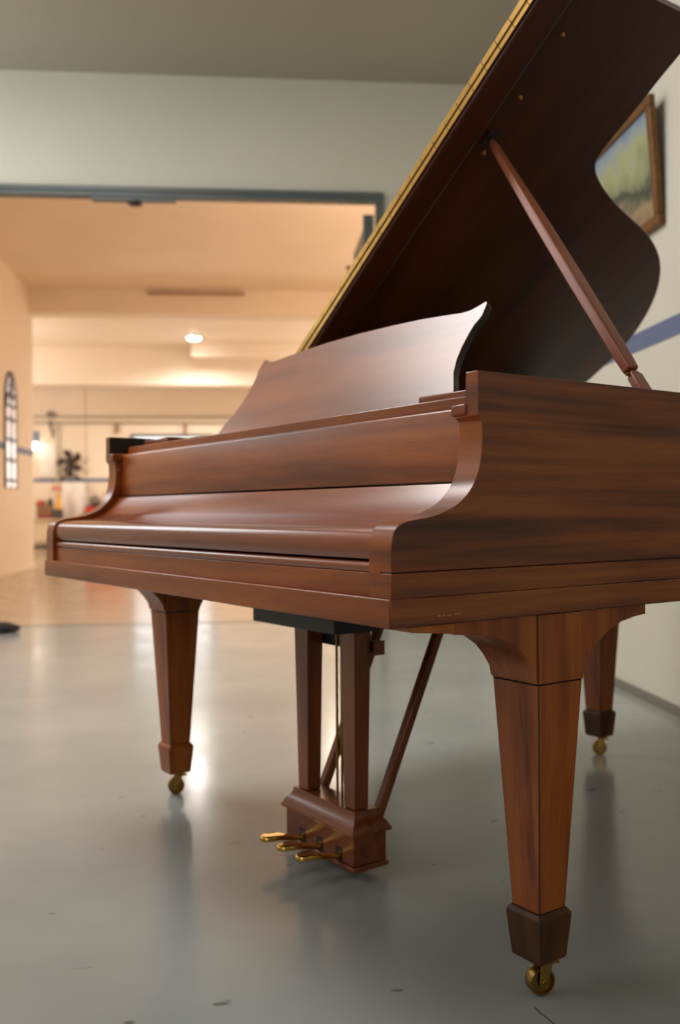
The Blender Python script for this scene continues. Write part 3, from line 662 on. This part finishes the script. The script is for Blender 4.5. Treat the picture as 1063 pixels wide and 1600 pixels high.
# wall lamp and white board at the far left
t = rthing('wall_lamp', -4.42, YF - 0.08, 2.12); tag(t, 'small glowing wall lamp at the far left of the far wall', 'lamp')
MB().box(-0.05, 0.05, 0.02, 0.079, -0.06, 0.30).build('bracket', M_stripe, t, 0.005)
MB().lathe((0, -0.04, -0.06), (0, 0, 1), [(0, 0.03), (0.03, 0.075), (0.09, 0.08), (0.13, 0.04)], 16).build('bulb', plain('warm_bulb', (1, 0.9, 0.8, 1), 0.5, emit=13.0, ecol=(1.0, 0.80, 0.62, 1)), t, 0, True)
rbox('white_board', -4.36, -4.03, YF - 0.03, YF - 0.006, 1.52, 2.20, M_white, 'white wall board beside the glowing wall lamp', 'board')
# cupboard with the fan on top
t = rthing('white_cupboard', -3.65, 19.34, 0); tag(t, 'tall white cupboard with the black fan on it', 'cupboard')
MB().box(-0.22, 0.22, -0.13, 0.13, 0.0, 1.40).build('carcass', M_white, t, 0.006)
MB().box(-0.215, -0.004, -0.148, -0.132, 0.02, 1.38).build('door', M_white, t, 0.004)
MB().box(0.004, 0.215, -0.148, -0.132, 0.02, 1.38).build('door', M_white, t, 0.004)
t = rthing('desk_fan', -3.72, 19.33, 1.401); tag(t, 'black bladed fan on splayed feet on top of the white cupboard', 'fan')
M_fan = plain('black_fan_metal', lin(52, 38, 28), 0.5)
MB().lathe((0, 0, 0.40), (0, -1, 0), [(-0.05, 0.02), (-0.04, 0.05), (0.02, 0.05), (0.06, 0.02)], 14).build('hub', M_fan, t, 0, True)
for k in range(5):
    a0 = math.radians(20 + 72 * k)
    pts = [(0.04, -0.04), (0.12, -0.05), (0.23, -0.02), (0.25, 0.11), (0.17, 0.12), (0.05, 0.03)]
    rot = lambda a, b: (a * math.cos(a0) - b * math.sin(a0), a * math.sin(a0) + b * math.cos(a0))
    MB().prism(pts, lambda a, b: (rot(a, b)[0], -0.03 - b * 0.3, 0.40 + rot(a, b)[1]), lambda a, b: (rot(a, b)[0], -0.04 - b * 0.3, 0.40 + rot(a, b)[1])).build('blade', M_fan, t)
MB().frustum([(0, 0.01, 0.10, 0.05, 0.03), (0, 0.01, 0.38, 0.03, 0.02)]).build('stem', M_fan, t)
for sg in (-1, 1): MB().tube([(0, 0.01, 0.13), (sg * 0.13, 0.0, 0.12), (sg * 0.21, -0.01, 0.02)], 0.025).build('foot', M_fan, t)
# red tool chest right of the cupboard
t = rthing('tool_chest', -3.03, 19.05, 0); tag(t, 'red metal tool chest against the far wall beside the cupboard', 'tool chest')
M_red = plain('red_enamel', lin(196, 44, 34), 0.35)
MB().box(-0.31, 0.40, -0.25, 0.25, 0.0, 0.90).build('body', M_red, t, 0.01)
for z in (0.05, 0.33, 0.61): MB().box(-0.29, 0.38, -0.262, -0.251, z, z + 0.25).build('drawer', M_red, t, 0.004)
o = MB().box(-3.33, -2.65, 18.82, 19.28, 0.901, 0.935).build('tray', M_dark, None, 0.004); room(o); tag(o, 'flat dark tray on top of the red tool chest', 'tray')
def lump(name, x, y, z, sx, sy, sz, mat, label, cat, seed=0.0, group=None):
    c = MB(); bmesh.ops.create_icosphere(c.bm, subdivisions=3, radius=1.0)
    for v in c.bm.verts:
        v.co *= 1 + mathutils.noise.noise(v.co * 1.8 + Vector((seed, 0, 0))) * 0.3
        v.co.z = max(v.co.z, -0.6)
        v.co.x *= sx; v.co.y *= sy; v.co.z = (v.co.z + 0.6) * sz
    o = c.build(name, mat, None, 0, True, angle=70); o.location = RM(x, y, z + 0.001); o.rotation_euler = (0, 0, PH); tag(o, label, cat, group); return o
lump('rag_pile', -3.18, 19.0, 0.936, 0.12, 0.12, 0.12, plain('grey_rags', lin(120, 108, 100), 0.8, noise=0.4, nscale=25), 'grey crumpled rags on the tray of the red tool chest', 'rags', 1)
o = MB().box(-3.03, -2.70, 18.9, 19.2, 0.936, 1.17).build('wooden_box', plain('pale_wood', lin(206, 164, 108), 0.5), None, 0.01); room(o); tag(o, 'pale wooden box on the red tool chest beside the piano arm', 'box')
# bench at the far left with its clutter
t = rthing('workbench', -4.21, 18.88, 0); tag(t, 'beige workbench with dark legs at the far left of the far room', 'workbench')
M_beige = plain('beige_panel', lin(206, 188, 160), 0.5)
MB().box(-0.62, 0.36, -0.30, 0.30, 0.64, 0.675).build('top', M_beige, t, 0.005)
MB().box(-0.16, 0.22, -0.26, -0.24, 0.24, 0.64).build('front_panel', M_beige, t, 0.004)
for x in (-0.60, -0.19, 0.32): MB().box(x, x + 0.035, -0.28, -0.245, 0.0, 0.64).build('leg', M_dark, t)
MB().box(-0.60, 0.35, -0.281, -0.25, 0.10, 0.16).build('foot_rail', M_dark, t)
MB().box(-0.60, 0.35, 0.2, 0.25, 0.0, 0.64).build('back_panel', M_beige, t)
BZ = 0.676
o = MB().box(-4.26, -3.97, 18.78, 19.1, BZ + 0.07, 0.93).box(-4.24, -3.99, 18.8, 19.08, BZ + 0.069, BZ + 0.0705).build('brown_crate', plain('brown_card', lin(126, 88, 58), 0.6), None, 0.006); room(o); tag(o, 'brown crate on the workbench standing on a dark red box', 'crate')
o = MB().box(-4.26, -3.97, 18.78, 19.1, BZ, BZ + 0.0685).build('red_box', plain('dark_red_box', lin(124, 34, 28), 0.5), None, 0.004); room(o); tag(o, 'flat dark red box under the brown crate', 'box')
o = MB().box(-3.96, -3.80, 18.78, 18.98, BZ, 0.86).build('dark_canister', plain('charcoal_box', lin(62, 60, 60), 0.5), None, 0.01); room(o); tag(o, 'charcoal square canister at the right end of the workbench', 'canister')
lump('red_bag', -4.22, 18.93, 0.93, 0.10, 0.10, 0.07, plain('red_cloth', lin(176, 72, 56), 0.8), 'small red cloth bag on top of the brown crate', 'bag', 3)
lump('green_bag', -4.03, 18.93, 0.93, 0.06, 0.08, 0.085, plain('dark_green_cloth', lin(66, 80, 66), 0.8), 'dark green cloth bag on the brown crate beside the red one', 'bag', 5)
def bottle(x, y, z, h, r, col, cap, label):
    t = rthing('bottle', x, y, z + 0.001); tag(t, label, 'bottle', 'bottles on the workbench')
    MB().lathe((0, 0, 0), (0, 0, 1), [(0, r), (h * 0.6, r), (h * 0.75, r * 0.5), (h * 0.86, r * 0.4)], 14).build('body', col, t, 0, True)
    MB().lathe((0, 0, h * 0.861), (0, 0, 1), [(0, r * 0.9), (h * 0.2, r * 0.85), (h * 0.21, 0.005)], 12).build('cap', cap, t, 0, True)
M_yel = plain('yellow_plastic', lin(226, 170, 40), 0.4); M_cap = plain('red_cap', lin(198, 52, 60), 0.4); M_clear = plain('pale_plastic', lin(206, 190, 170), 0.4)
bottle(-3.93, 18.84, 0.86, 0.42, 0.035, M_clear, M_cap, 'left of the two pale bottles with red caps on the canister')
bottle(-3.855, 18.93, 0.86, 0.42, 0.035, M_clear, M_cap, 'right of the two pale bottles with red caps on the canister')
bottle(-3.845, 18.83, 0.86, 0.30, 0.045, M_yel, M_yel, 'yellow bottle on the charcoal canister in front of the pale ones')
